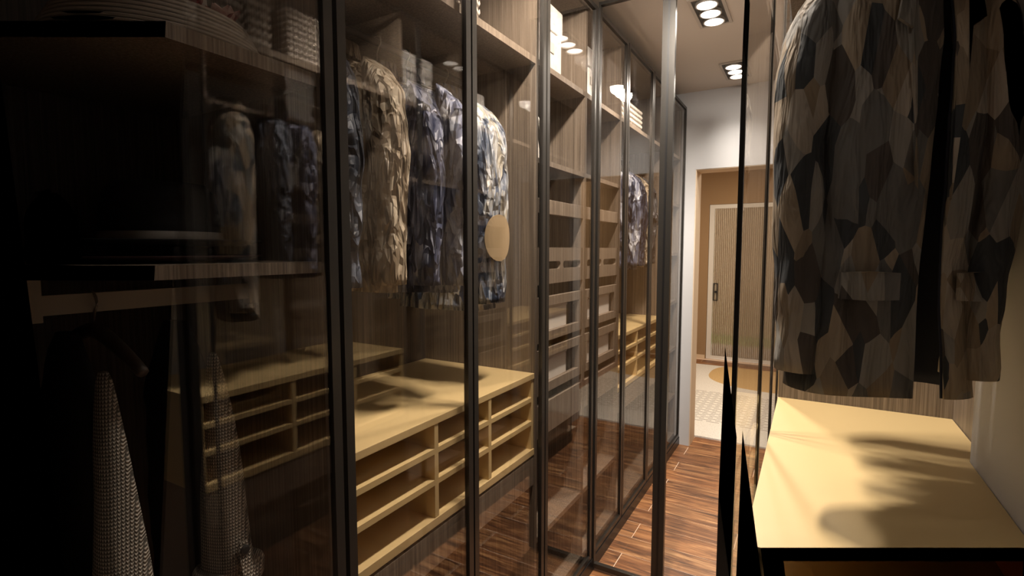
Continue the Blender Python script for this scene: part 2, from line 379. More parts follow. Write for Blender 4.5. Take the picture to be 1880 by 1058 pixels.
# rug
rug = solo('rug', MB().box(-1.35, 0.40, 4.06, 6.68, 0.0, 0.012), M_RUG, 'cream hall rug with a tan oval and rows of dark dashes', 'rug')

# ------------------------------------------------------------------ wardrobes
SG = -1; # side sign: left run is built towards -X
class Side:
    def __init__(s, front, sign, depth): s.f, s.s, s.d = front, sign, depth
    def x(s, u): return s.f + s.s * u          # u = distance behind the front edge of the carcass
L_ = Side(-0.838, -1, 0.50)
R_ = Side(-0.072, 1, 0.404)
def bxs(sd, u0, u1, y0, y1, z0, z1, mb=None):
    mb = mb or MB(); return mb.box(sd.x(u0), sd.x(u1), y0, y1, z0, z1)
TOPZ = 2.455
def glass_door(sd, y0, y1, parent, name='glass_door'):
    """black framed door; outer frame meshes first, the pane as its sub-part"""
    w, a, b = (0.021, -0.033, -0.018) if sd.s < 0 else (0.009, -0.0285, -0.0215)   # the right-hand doors have slimmer stiles
    z0, z1 = 0.062, TOPZ - 0.002
    y0 += 0.0025; y1 -= 0.0025
    m = bxs(sd, a, b, y0, y0 + w, z0, z1); bxs(sd, a, b, y1 - w, y1, z0, z1, m)
    bxs(sd, a, b, y0 + w, y1 - w, z1 - 0.018, z1, m); bxs(sd, a, b, y0 + w, y1 - w, z0, z0 + 0.022, m)
    d = obj(name, m, M_FRAME, parent)
    g = obj('glass_pane', bxs(sd, -0.027, -0.023, y0 + w, y1 - w, z0 + 0.022, z1 - 0.018), M_GLASS, d)
    g.matrix_parent_inverse = Matrix.Identity(4)
    return d
T = 0.020
def carcass(sd, y0, y1, label, first=False, plinth=True, bottom=True, lower_shelf=None):
    """carcass from y0 to y1: its own far side panel (and the near one if first)"""
    u = thing('wardrobe_unit', label, 'wardrobe', (sd.x(sd.d / 2), (y0 + y1) / 2, 0))
    obj('side_panel', bxs(sd, 0, sd.d, y1 - T, y1, 0.09, TOPZ), M_WOOD, u)
    if first: obj('side_panel', bxs(sd, 0, sd.d, y0 - 0.11, y0, 0.09, TOPZ), M_WOOD, u)
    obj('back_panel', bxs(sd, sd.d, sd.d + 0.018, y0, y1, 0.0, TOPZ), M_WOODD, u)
    obj('top_panel', bxs(sd, 0, sd.d, y0, y1 - T, TOPZ - 0.02, TOPZ), M_WOOD, u)
    obj('bottom_panel', bxs(sd, 0, sd.d, y0, y1 - T, 0.07, 0.09), M_WOOD, u)
    obj('plinth', bxs(sd, 0.0, sd.d, y0, y1, 0.0, 0.068), M_TRACK, u)
    obj('floor_track', bxs(sd, -0.036, -0.002, y0, y1, 0.0, 0.058), M_TRACK, u)
    return u
def shelf(sd, u, y0, y1, ztop, th=0.02, front=0.0, back=0.0):
    return obj('shelf', bxs(sd, front, sd.d - back, y0, y1 - T, ztop - th, ztop), M_WOOD, u)
def rail(sd, u, y0, y1, z, at=0.5):
    x = sd.x(sd.d * at)
    return obj('hanging_rail', MB().tube([(x, y0, z), (x, y1 - T, z)], 0.010, 10), M_FRAME, u, smooth=True)

def cubbies(sd, y0, y1, cols, label):
    """honey-coloured block of pigeonholes under a worktop"""
    y1 = y1 - T; ya, yb = y0 + 0.0015, y1 - 0.0015
    c = thing('cubby_cabinet', label, 'cabinet', (sd.x(sd.d / 2), (y0 + y1) / 2, 0.60))
    dp = sd.d - 0.002
    obj('worktop', bxs(sd, 0.0, dp, ya, yb, 0.990, 1.010), M_YEL, c, bev=0.0015)
    zb = 0.735; t = 0.016
    obj('base_board', bxs(sd, 0.0, dp, ya, yb, 0.712, zb), M_YEL, c, bev=0.001)
    edges = [ya] + [y0 + (y1 - y0) * k for k in cols] + [yb]
    obj('side_panel', bxs(sd, 0.004, dp, ya, ya + t, zb, 0.990), M_YEL, c)
    obj('side_panel', bxs(sd, 0.004, dp, yb - t, yb, zb, 0.990), M_YEL, c)
    for e in edges[1:-1]: obj('partition', bxs(sd, 0.002, dp - 0.012, e - t / 2, e + t / 2, zb, 0.990), M_YEL, c)
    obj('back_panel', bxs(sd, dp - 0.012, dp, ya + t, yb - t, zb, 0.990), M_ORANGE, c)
    for i in range(len(edges) - 1):
        a = edges[i] + (t if i == 0 else t / 2); b = edges[i + 1] - (t if i == len(edges) - 2 else t / 2)
        for zt in (0.925, 0.840):
            obj('shelf', bxs(sd, 0.002, dp - 0.012, a, b, zt - 0.015, zt), M_YEL, c)
    obj('shadow_gap', bxs(sd, 0.014, dp, ya, yb, 0.702, 0.712), M_TRACK, c)
    d = obj('drawer', bxs(sd, 0.002, 0.022, ya, yb, 0.600, 0.702), M_WOOD, c, bev=0.001)
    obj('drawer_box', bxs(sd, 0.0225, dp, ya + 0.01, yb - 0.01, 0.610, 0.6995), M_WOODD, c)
    return c

def frame_front(sd, y0, y1, z0, z1, bw, bh, u0=0.003, u1=0.021):
    m = bxs(sd, u0, u1, y0, y1, z0, z0 + bh); bxs(sd, u0, u1, y0, y1, z1 - bh, z1, m)
    bxs(sd, u0, u1, y0, y0 + bw, z0 + bh, z1 - bh, m); bxs(sd, u0, u1, y1 - bw, y1, z0 + bh, z1 - bh, m); return m
def slot_front(sd, y0, y1, z0, z1):
    """tray front with two round-ended hand slots cut through it"""
    hz0, hz1 = z0 + (z1 - z0) * 0.40, z0 + (z1 - z0) * 0.62
    ym = (y0 + y1) / 2; g = 0.012; e = 0.022
    m = MB(); u0, u1 = 0.003, 0.019
    holes = [(y0 + e, ym - g), (ym + g, y1 - e)]
    bxs(sd, u0, u1, y0, y1, z0, hz0, m); bxs(sd, u0, u1, y0, y1, hz1, z1, m)
    bxs(sd, u0, u1, y0, y0 + e, hz0, hz1, m); bxs(sd, u0, u1, y1 - e, y1, hz0, hz1, m); bxs(sd, u0, u1, ym - g, ym + g, hz0, hz1, m)
    r = (hz1 - hz0) / 2; zc = (hz0 + hz1) / 2
    for a, b in holes:                       # corner fillets make the slot ends round
        for yy, sy in ((a, 1), (b, -1)):
            for sz in (1, -1):
                pr = [(yy, zc + sz * r)] + [(yy + sy * r * (1 - math.cos(R(t))), zc + sz * r * math.sin(R(t))) for t in (0, 22, 45, 67, 90)]
                m.loft([[(sd.x(u), p[0], p[1]) for p in pr] for u in (u0, u1)])
    return m
def drawer_column(sd, u, y0, y1):
    """pull-out trays and glass-fronted drawers of a shelving column"""
    a, b = y0 + 0.003, y1 - T - 0.003; dp = sd.d - 0.01
    def tray_body(d, z0, z1):
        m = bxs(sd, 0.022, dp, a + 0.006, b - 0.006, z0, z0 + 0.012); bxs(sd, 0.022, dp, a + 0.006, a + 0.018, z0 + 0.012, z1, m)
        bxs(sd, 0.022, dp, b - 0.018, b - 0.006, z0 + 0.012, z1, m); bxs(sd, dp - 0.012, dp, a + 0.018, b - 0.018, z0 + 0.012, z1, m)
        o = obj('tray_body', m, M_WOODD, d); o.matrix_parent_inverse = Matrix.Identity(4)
    d = obj('tray', bxs(sd, 0.003, 0.021, a, b, 1.579, 1.632), M_WOOD, u, bev=0.0015); tray_body(d, 1.580, 1.62)
    d = obj('slotted_tray', slot_front(sd, a, b, 1.322, 1.457), M_WOOD, u); tray_body(d, 1.323, 1.40)
    for z0, z1 in ((1.108, 1.275), (0.914, 1.082)):
        d = obj('glass_drawer', frame_front(sd, a, b, z0, z1, 0.034, 0.036), M_WOOD, u, bev=0.001); tray_body(d, z0, z1 - 0.05)
        g = obj('glass_pane', bxs(sd, 0.010, 0.014, a + 0.034, b - 0.034, z0 + 0.036, z1 - 0.036), M_GLASSC, d); g.matrix_parent_inverse = Matrix.Identity(4)
    d = obj('drawer', bxs(sd, 0.003, 0.021, a, b, 0.755, 0.878), M_WOOD, u, bev=0.0015); tray_body(d, 0.756, 0.86)

YA0, YA, YB, YC, YD, YF, YG = 0.290, 0.705, 1.612, 2.055, 2.505, 3.430, YE - 0.002
# -- left run
uA = carcass(L_, YA0, YA, 'dark wardrobe bay at far left of the closet with two hat shelves', first=True)
shelf(L_, uA, YA0, YA, 1.787, 0.024); shelf(L_, uA, YA0, YA, 1.426, 0.022)
obj('hanging_rail', MB().box(-1.055, -1.04, YA0, YA - T, 1.345, 1.377), M_RAILP, uA)
obj('rail_bracket', MB().box(-1.06, -1.035, YA0 + 0.001, YA0 + 0.026, 1.335, 1.403), M_RAILP, uA)
obj('rail_bracket', MB().box(-1.06, -1.035, YA - T - 0.026, YA - T - 0.001, 1.335, 1.403), M_RAILP, uA)
glass_door(L_, 0.255, YA - 0.004, uA)
uB = carcass(L_, YA, YB, 'tall left wardrobe bay with jackets hanging above honey pigeonholes, nearest to the viewer')
shelf(L_, uB, YA, YB, 2.103, 0.022); rail(L_, uB, YA, YB, 2.035)
glass_door(L_, YA + 0.002, 1.162, uB); glass_door(L_, 1.164, YB - 0.002, uB)
uC1 = carcass(L_, YB, YC, 'narrow left shelving column with glass drawers, the one nearer the viewer')
uC2 = carcass(L_, YC, YD, 'narrow left shelving column with a glass leaf standing out into the aisle')
for u, a, b in ((uC1, YB, YC), (uC2, YC, YD)):
    shelf(L_, u, a, b, 2.103); shelf(L_, u, a, b, 1.770, 0.018); shelf(L_, u, a, b, 0.387, 0.02); drawer_column(L_, u, a, b)
glass_door(L_, YB + 0.002, YC + 0.030, uC1); glass_door(L_, YC + 0.032, YD - 0.002, uC2)
uD = carcass(L_, YD, YF, 'left wardrobe bay with small jackets above pigeonholes, towards the far doorway')
shelf(L_, uD, YD, YF, 2.103); rail(L_, uD, YD, YF, 2.035)
glass_door(L_, YD + 0.002, 2.967, uD); glass_door(L_, 2.969, YF - 0.002, uD)
uE = carcass(L_, YF, YG, 'last left wardrobe bay of open shelves against the white end wall')
for z in (2.103, 1.770, 1.426, 1.08, 0.74, 0.387): shelf(L_, uE, YF, YG, z)
glass_door(L_, YF + 0.002, YG - 0.004, uE)
# the open outer leaf of the second column, standing across the aisle
ly = 2.108; x0, x1 = -0.819, -0.492; w = 0.024; zt = 2.478
m = MB().box(x0 + 0.012, x0 + 0.02, ly - 0.011, ly + 0.011, 0.012, zt).box(x1 - 0.05, x1, ly - 0.011, ly + 0.011, 0.012, zt)
m.box(x0 + 0.02, x1 - 0.05, ly - 0.011, ly + 0.011, zt - 0.014, zt).box(x0 + 0.02, x1 - 0.05, ly - 0.011, ly + 0.011, 0.012, 0.034)
leaf = obj('open_glass_leaf', m, M_FRAME, uC2)
g = obj('glass_pane', MB().box(x0 + 0.02, x1 - 0.05, ly - 0.002, ly + 0.002, 0.034, zt - 0.014), M_GLASSC, leaf); g.matrix_parent_inverse = Matrix.Identity(4)
g = obj('groove', MB().box(x1 - 0.029, x1 - 0.021, ly - 0.0125, ly - 0.011, 0.065, zt - 0.005), M_TRACK, leaf); g.matrix_parent_inverse = Matrix.Identity(4)
cubbies(L_, YA, YB, (0.377, 0.672), 'large honey-coloured pigeonhole cabinet under the nearest left jackets')
cubbies(L_, YD, YF, (0.377, 0.672), 'small-looking honey pigeonhole cabinet beyond the drawer columns, near the doorway')
# -- right run (the viewer stands in the gap of its first bay)
RA0, RA, RB, RC, RD = 0.812, 1.700, 2.150, 2.600, 3.500
uR = thing('wardrobe_unit', 'right wardrobe bay in the foreground with a patchwork jacket above a honey worktop', 'wardrobe', (0.13, 1.25, 0))
obj('side_panel', bxs(R_, 0, R_.d, RA, RA + T, 0.09, TOPZ), M_WOOD, uR)
obj('back_panel', MB().box(R_.x(R_.d), R_.x(R_.d) + 0.018, 1.377, RA, 0.0, TOPZ), M_WOOD, uR)
obj('front_stile', MB().box(-0.079, -0.045, 0.778, RA0 - 0.002, 0.0, TOPZ), M_FRAME, uR)
obj('top_panel', MB().box(-0.072, 0.298, RA0 - 0.002, 1.376, TOPZ - 0.02, TOPZ), M_WOOD, uR)
obj('shelf', MB().box(-0.072, 0.298, RA0, RA, 2.081, 2.103), M_WOOD, uR)
obj('hanging_rail', MB().tube([(0.10, 0.9, 2.035), (0.10, RA, 2.035)], 0.010, 10), M_FRAME, uR, smooth=True)
obj('plinth', MB().box(-0.07, 0.298, RA0, RA, 0, 0.06), M_TRACK, uR)
obj('floor_track', MB().box(-0.108, -0.074, RA0, RA, 0.0, 0.058), M_TRACK, uR)
c = thing('cubby_cabinet', 'honey worktop and pigeonholes in the right foreground below the patchwork jacket', 'cabinet', (0.13, 1.25, 0.60))
obj('worktop', MB().box(-0.072, 0.2985, RA0, RA - 0.0015, 0.990, 1.010).box(0.2985, 0.330, 1.3775, RA - 0.0015, 0.990, 1.010), M_YEL, c)
obj('base_board', MB().box(-0.072, 0.2985, RA0, RA - 0.0015, 0.712, 0.735), M_YEL, c)
for e in (RA0, 1.13, 1.41, RA - 0.0175): obj('partition', MB().box(-0.070, 0.286, e, e + 0.016, 0.735, 0.990), M_YEL, c)
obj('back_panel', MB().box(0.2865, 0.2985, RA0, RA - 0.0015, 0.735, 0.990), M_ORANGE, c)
for a, b in ((RA0 + 0.016, 1.13), (1.146, 1.41), (1.426, RA - 0.0175)):
    for zt in (0.925, 0.840): obj('shelf', MB().box(-0.070, 0.286, a, b, zt - 0.015, zt), M_YEL, c)
obj('drawer', MB().box(-0.070, -0.05, RA0, RA - 0.0015, 0.600, 0.712), M_WOOD, c)
glass_door(R_, 0.845, 1.345, uR); glass_door(R_, 1.347, 1.795, uR)
obj('door_post', MB().box(-0.106, -0.086, 0.786, 0.805, 0.06, TOPZ), M_FRAME, uR)
uR1 = carcass(R_, RA + T, RB, 'right-hand shelving column mirrored in the left glass, holding a white box')
uR2 = carcass(R_, RB, RC, 'second right-hand shelving column mirrored in the left glass')
for u, a, b in ((uR1, RA + T, RB), (uR2, RB, RC)):
    shelf(R_, u, a, b, 2.103); shelf(R_, u, a, b, 1.770, 0.018); shelf(R_, u, a, b, 0.387)
drawer_column(R_, uR2, RB, RC)
uR3 = carcass(R_, RC, RD, 'right-hand bay with pigeonholes mirrored in the left glass')
shelf(R_, uR3, RC, RD, 2.103)
cubbies(R_, RC, RD, (0.37, 0.68), 'honey pigeonhole cabinet on the right side near the doorway, seen in reflection')
glass_door(R_, 1.797, RB, uR1); glass_door(R_, RB, RC - 0.002, uR2); glass_door(R_, RC, 3.05, uR3); glass_door(R_, 3.05, RD, uR3)

# ------------------------------------------------------------------ ceiling lamps
def ceiling_lamp(x, y, watts, label, tilt=0.0):
    t = thing('ceiling_lamp', label, 'lamp', (x, y, CZ), 'recessed triple ceiling lamps')
    w, l = 0.075, 0.165; z = CZ
    obj('lamp_frame', MB().box(x - w, x + w, y - l, y - l + 0.014, z - 0.008, z).box(x - w, x + w, y + l - 0.014, y + l, z - 0.008, z)
        .box(x - w, x - w + 0.014, y - l + 0.014, y + l - 0.014, z - 0.008, z).box(x + w - 0.014, x + w, y - l + 0.014, y + l - 0.014, z - 0.008, z), plain('lamp_trim', (0.45, 0.4, 0.35), 0.5), t)
    obj('lamp_tray', MB().box(x - w + 0.014, x + w - 0.014, y - l + 0.014, y + l - 0.014, z - 0.002, z - 0.0005), plain('lamp_recess', (0.06, 0.055, 0.05), 0.6), t)
    for k in (-1, 0, 1):
        yy = y + k * 0.098
        rg = obj('lamp_ring', MB().lathe([(0.049, -0.0025), (0.049, -0.016), (0.043, -0.016), (0.043, -0.0025)], (x, yy, z), 28), plain('lamp_ring_metal', (0.5, 0.46, 0.42), 0.4, 0.5), t, smooth=False)
        b = obj('lamp_disc', MB().lathe([(0.0425, -0.0035), (0.0425, -0.010), (0.001, -0.0145)], (x, yy, z), 28), M_BULB, rg); b.matrix_parent_inverse = Matrix.Identity(4)
        ld = bpy.data.lights.new('lamp_light', 'SPOT'); ld.energy = watts; ld.color = (1.0, 0.91, 0.80); ld.spot_size = R(138); ld.spot_blend = 0.5; ld.shadow_soft_size = 0.04
        lo = bpy.data.objects.new('lamp_light', ld); COL.objects.link(lo); lo.location = (x, yy, z - 0.025); lo.rotation_euler = (R(tilt), 0, 0)
        lo.parent = t; lo.matrix_parent_inverse = Matrix.Translation((x, y, CZ)).inverted()
ceiling_lamp(-0.45, 2.595, 68, 'nearer visible triple recessed lamp in the aisle ceiling')
ceiling_lamp(-0.45, 3.500, 12, 'farther triple recessed lamp in the aisle ceiling, close to the end wall', -16)
ceiling_lamp(-0.45, 1.330, 66, 'triple recessed lamp above the top of the picture, lighting the nearest jackets', 27)
ceiling_lamp(-0.45, 0.560, 2.7, 'added dim fill lamp overhead beside the viewer, out of the picture, for the patchwork jacket', 45)  # unseen fill lamp, added to brighten the front of the patchwork jacket
hl = bpy.data.lights.new('hall_light', 'AREA'); hl.energy = HALL_W; hl.color = (1.0, 0.84, 0.64); hl.size = 0.9
ho = bpy.data.objects.new('hall_light', hl); COL.objects.link(ho); ho.location = (-0.4, 5.4, CZ - 0.03)

# ------------------------------------------------------------------ jackets
def jacket_ring(w, d, z, n, a0, a1, cx=0.0, cy=0.0, p=2.5):
    pts = []
    for k in range(n):
        a = a0 + (a1 - a0) * k / (n - 1) if abs(a1 - a0) < 2 * math.pi - 1e-4 else a0 + (a1 - a0) * k / n
        c, s = math.cos(a), math.sin(a)
        pts.append(Vector((cx + w * math.copysign(abs(c) ** (2 / p), c), cy + d * math.copysign(abs(s) ** (2 / p), s), z)))
    return pts
def crease(p, amp, seed, kz=5.0, kx=16.0):
    q = Vector((p.x * kx + seed, p.y * kx - seed, p.z * kz))
    q2 = Vector((p.x * 34 - seed, p.y * 34 + seed, p.z * 15))
    return amp * mnoise.noise(q) + 0.45 * amp * mnoise.noise(q2)
def make_jacket(label, mat, loc, half=0.235, dep=0.075, length=0.60, group=None, seed=1.0, rot=0.0, gap=0.0, goff=0.0, sleeve_len=None, lining=None, pocket=True, elbow=None, name='jacket', cat='jacket', collar_mat=None, amp=0.007, buttons=True):
    """loc = point between the shoulders at the collar; shoulders run along X, the front looks to -Y"""
    t = bpy.data.objects.new(name, None); COL.objects.link(t); t.location = loc; t.rotation_euler = (0, 0, rot); t.empty_display_size = 0.05
    BASE[t.name] = (0, 0, 0); tag(t, label, cat, group)
    sw = half * 0.76                    # body half width; the sleeves take the rest
    prof = [(-0.02, 0.23, 0.55), (-0.035, 0.42, 0.7), (-0.055, 0.68, 0.82), (-0.085, 0.90, 0.92), (-0.14, 0.97, 1.0), (-0.22, 0.97, 1.05), (-0.32, 0.93, 1.0), (-0.42, 0.92, 0.95), (-0.52, 0.95, 0.97), (-0.60, 0.98, 1.0)]
    rings = []; nz = 40
    n = 44
    zs = [p[0] for p in prof]
    for i in range(nz + 1):
        z = zs[0] + (zs[-1] - zs[0]) * (i / nz) ** 1.15
        k = max(j for j in range(len(prof)) if prof[j][0] >= z - 1e-9); k = min(k, len(prof) - 2)
        f = (prof[k][0] - z) / (prof[k][0] - prof[k + 1][0]); ww = prof[k][1] * (1 - f) + prof[k + 1][1] * f; dd = prof[k][2] * (1 - f) + prof[k + 1][2] * f
        zz = z * length / 0.60
        g = gap * (0.25 + 0.75 * i / nz)
        if gap: r = jacket_ring(sw * ww, dep * dd, zz, n, -math.pi / 2 + g + goff, 1.5 * math.pi - g + goff)
        else: r = jacket_ring(sw * ww, dep * dd, zz, n, -math.pi / 2, 1.5 * math.pi)
        out = []
        for p in r:
            nn = Vector((p.x / sw, p.y / dep, 0)); nn = nn.normalized() if nn.length > 1e-6 else Vector((0, 0, 0))
            out.append(p + nn * crease(p, amp, seed) + Vector((0, 0, 0.006 * mnoise.noise(Vector((p.x * 9 + seed, p.y * 9, 0))) * (i / nz))))
        rings.append(out)
    b = obj('jacket_body', MB().loft(rings, close=not gap, cap=False), mat, t, smooth=True)
    so = b.modifiers.new('thick', 'SOLIDIFY'); so.thickness = 0.004; so.offset = -1
    if lining:
        lr = [[(p.x * 0.965, p.y * 0.90, p.z) for p in q] for q in rings]
        lo = obj('lining', MB().loft(lr, close=not gap, cap=False), lining, t, smooth=True)
        s2 = lo.modifiers.new('thick', 'SOLIDIFY'); s2.thickness = 0.002; s2.offset = -1
    sl = (sleeve_len or 0.58) * length / 0.60
    for s in (-1, 1):
        rr = []; m = 34
        for i in range(m + 1):
            f = i / m
            z = -0.052 - (sl - 0.052) * f
            cxx = sw * 0.80 + (half - 0.05 - sw * 0.80) * min(1, f * 2.2) ** 0.7 + 0.006 * math.sin(f * 5)
            rx = (0.052 - 0.012 * f) * (min(1, 0.25 + f * 6) ** 0.5) * half / 0.235; ry = (dep * 0.78 - dep * 0.16 * f) * (min(1, 0.35 + f * 6) ** 0.5)
            cy = -0.012 * f - 0.010 * math.sin(f * math.pi)
            ring = []
            for p in jacket_ring(rx, ry, z, 22, 0, 2 * math.pi, s * cxx, cy, 2.2):
                q = p - Vector((s * cxx, cy, z)); nn = Vector((q.x / rx, q.y / ry, 0)).normalized()
                dz = 0.02 * (1 - min(1, f * 5)) * (-abs(q.x) / rx if s * q.x > 0 else abs(q.x) / rx)
                ring.append(p + nn * crease(p, amp * 1.1, seed + 7 * s, 14, 20) + Vector((0, 0, dz)))
            rr.append(ring)
        o = obj('sleeve', MB().loft(rr), mat, t, smooth=True)
        if elbow and s == elbow[0]:
            e = MB(); pc = 28; zc = -elbow[1]
            fr = []
            for rad in (0.001, 0.25, 0.5, 0.75, 1.0):
                ring = []
                for k in range(pc):
                    a = 2 * math.pi * k / pc; du = rad * elbow[2] * math.cos(a); dz = rad * elbow[3] * math.sin(a)
                    ang = elbow[4] + du / 0.05
                    f = (-(zc + dz) - 0.052) / (sl - 0.052); cxx = half - 0.05
                    rx = (0.052 - 0.012 * f) * half / 0.235 + 0.013; ry = dep * 0.78 - dep * 0.16 * f + 0.013
                    ring.append((s * (cxx + rx * math.cos(ang)), ry * math.sin(ang) - 0.012 * f - 0.010 * math.sin(f * math.pi), zc + dz))
                fr.append(ring)
            pt = obj('elbow_patch', e.loft(fr, cap=False), M_ELBOW, o); pt.matrix_parent_inverse = Matrix.Identity(4)
            s3 = pt.modifiers.new('thick', 'SOLIDIFY'); s3.thickness = 0.003; s3.offset = 1
    # stand-and-fall collar
    cr = []
    for i, (ww, dd, z) in enumerate(((0.24, 0.58, -0.022), (0.25, 0.62, 0.018), (0.30, 0.78, 0.022), (0.34, 0.86, -0.018))):
        cr.append(jacket_ring(sw * ww, dep * dd, z, 28, -math.pi / 2 + 0.42, 1.5 * math.pi - 0.42))
    co = obj('collar', MB().loft(cr, close=False), collar_mat or mat, t, smooth=True)
    s4 = co.modifiers.new('thick', 'SOLIDIFY'); s4.thickness = 0.003
    if gap or pocket:
        for s in (-1, 1):                  # lapels and pocket flaps lie on the front
            zl = -0.34 * length / 0.6; xo = goff * sw * 0.9
            lap = [(s * sw * 0.20, -0.03), (s * sw * 0.36, -0.075), (s * sw * 0.44, -0.135), (s * sw * 0.30, -0.15), (s * (0.012 + gap * sw * 0.5), zl)]
            m_ = MB()
            def fy(x, z):
                zf = min(1.0, 0.62 + abs(z + 0.02) * 4.0); return -dep * zf * (max(0.0, 1 - (min(1, abs(x) / sw)) ** 2.5) ** 0.4) - 0.004
            m_.loft([[(x + xo, fy(x + xo, z) - o_, z) for x, z in lap] for o_ in (0.006, 0.0)])
            obj('lapel', m_, collar_mat or mat, t)
            if pocket:
                zc = -0.45 * length / 0.6; xa, xb = s * sw * 0.30, s * sw * 0.86; m_ = MB()
                qs = [(xa, zc + 0.02), (xa + (xb - xa) * 0.5, zc + 0.022), (xb, zc + 0.02), (xb, zc - 0.022), (xa + (xb - xa) * 0.5, zc - 0.024), (xa, zc - 0.022)]
                m_.loft([[(x + xo, -dep * 1.02 * (max(0.0, 1 - (min(1, abs(x + xo) / sw)) ** 2.5) ** 0.4) - o_, z) for x, z in qs] for o_ in (0.012, 0.002)])
                obj('pocket_flap', m_, mat, t)
    if buttons:
        m_ = MB().lathe([(0.0085, 0), (0.0085, 0.004), (0.006, 0.005)], (0, 0, 0), 12)
        me = m_.mesh('button')
        for k in range(3):
            bo = obj('button', me, M_BUTTON, t); bo.matrix_parent_inverse = Matrix.Identity(4)
            bo.rotation_euler = (R(90), 0, 0); bo.location = (0.02 + gap * sw * 0.9, -dep * 1.03 - 0.006, (-0.36 - 0.075 * k) * length / 0.6)
    return t
def hanger(x, y, z, rail_z, label, half=0.16, group='coat hangers'):
    """wooden hanger: shoulder bar and steel hook over the rail"""
    t = thing('coat_hanger', label, 'hanger', (x, y, z), group)
    pts = [(x + half * k / 6, y, z - 0.010 - 0.055 * abs(k / 6) ** 1.4) for k in range(-6, 7)]
    obj('shoulder_bar', MB().tube(pts, [0.009 + 0.004 * (1 - abs(k) / 6) for k in range(-6, 7)], 8), M_HANGER, t, smooth=True)
    hk = [(x, y, z - 0.005), (x, y, rail_z - 0.032)] + [(x - 0.017 * math.sin(R(a)) , y, rail_z + 0.0 - 0.017 * math.cos(R(a))) for a in (-30, -60, -90, -120, -150, -180, -210, -240)]
    obj('hook', MB().tube(hk, 0.0022, 6), M_STEEL, t, smooth=True)
    return t
XL = -1.083
GL = 'jackets hanging in the nearest left bay'
make_jacket('navy jacket half hidden behind the door frame, first of the left row', M_J_NAVY, (XL, 0.808, 1.945), 0.238, 0.050, 0.600, GL, 1.3)
make_jacket('beige crumpled jacket hanging in the nearest left bay', M_J_BEIGE, (XL, 0.948, 1.955), 0.240, 0.070, 0.612, GL, 2.7)
make_jacket('dark blue jacket hanging right behind the beige one', M_J_BLUE, (XL, 1.096, 1.945), 0.238, 0.056, 0.612, GL, 3.9)
make_jacket('pale blue jacket hanging just before the door post and the floral one', M_J_PALEBLUE, (XL, 1.218, 1.965), 0.240, 0.044, 0.640, GL, 5.2)
make_jacket('white and blue floral jacket with a round tan elbow patch', M_J_FLORAL, (XL, 1.405, 1.960), 0.240, 0.104, 0.705, GL, 6.1, elbow=(1, 0.475, 0.034, 0.072, -0.42))
for i, (yy, zz, n) in enumerate(((0.812, 1.945, 'navy'), (0.945, 1.955, 'beige'), (1.095, 1.945, 'dark blue'), (1.215, 1.965, 'pale blue'), (1.405, 1.96, 'floral'))):
    hanger(XL, yy, zz - 0.012, 2.035, 'wooden hanger with steel hook carrying the %s jacket in the left bay' % n, 0.15)
GD = 'small jackets in the far left bay'
make_jacket('white-blue jacket nearest the post in the far left bay', M_J_PALEBLUE, (XL, 2.925, 1.95), 0.236, 0.046, 0.61, GD, 8.1, amp=0.006)
make_jacket('violet-blue jacket second in the far left bay', M_J_BLUE, (XL, 3.045, 1.95), 0.236, 0.046, 0.62, GD, 9.4, amp=0.006)
make_jacket('cream jacket third in the far left bay', M_J_BEIGE, (XL, 3.165, 1.95), 0.236, 0.046, 0.61, GD, 10.4, amp=0.006)
make_jacket('charcoal jacket at the back of the far left bay', M_J_GREY, (XL, 3.285, 1.95), 0.236, 0.046, 0.61, GD, 11.4, amp=0.006)
GR = 'jackets in the right foreground bay'
make_jacket('open patchwork jacket with pocket flaps hanging in the right foreground', M_PATCH, (0.100, 1.050, 1.93), 0.186, 0.060, 0.715, GR, 12.0, rot=R(20), gap=0.16, goff=0.28, lining=M_LINING, sleeve_len=0.575, buttons=False, amp=0.006)
make_jacket('grey-blue jacket right behind the patchwork one', M_J_NAVY, (0.115, 1.195, 1.945), 0.178, 0.042, 0.60, GR, 13.1, rot=R(8))
make_jacket('dark blue jacket third in the right foreground bay', M_J_BLUE, (0.115, 1.290, 1.945), 0.178, 0.040, 0.60, GR, 14.2, rot=R(4))
make_jacket('beige jacket last in the right foreground bay, mirrored in the left glass', M_J_BEIGE, (0.115, 1.395, 1.945), 0.178, 0.046, 0.60, GR, 15.2)

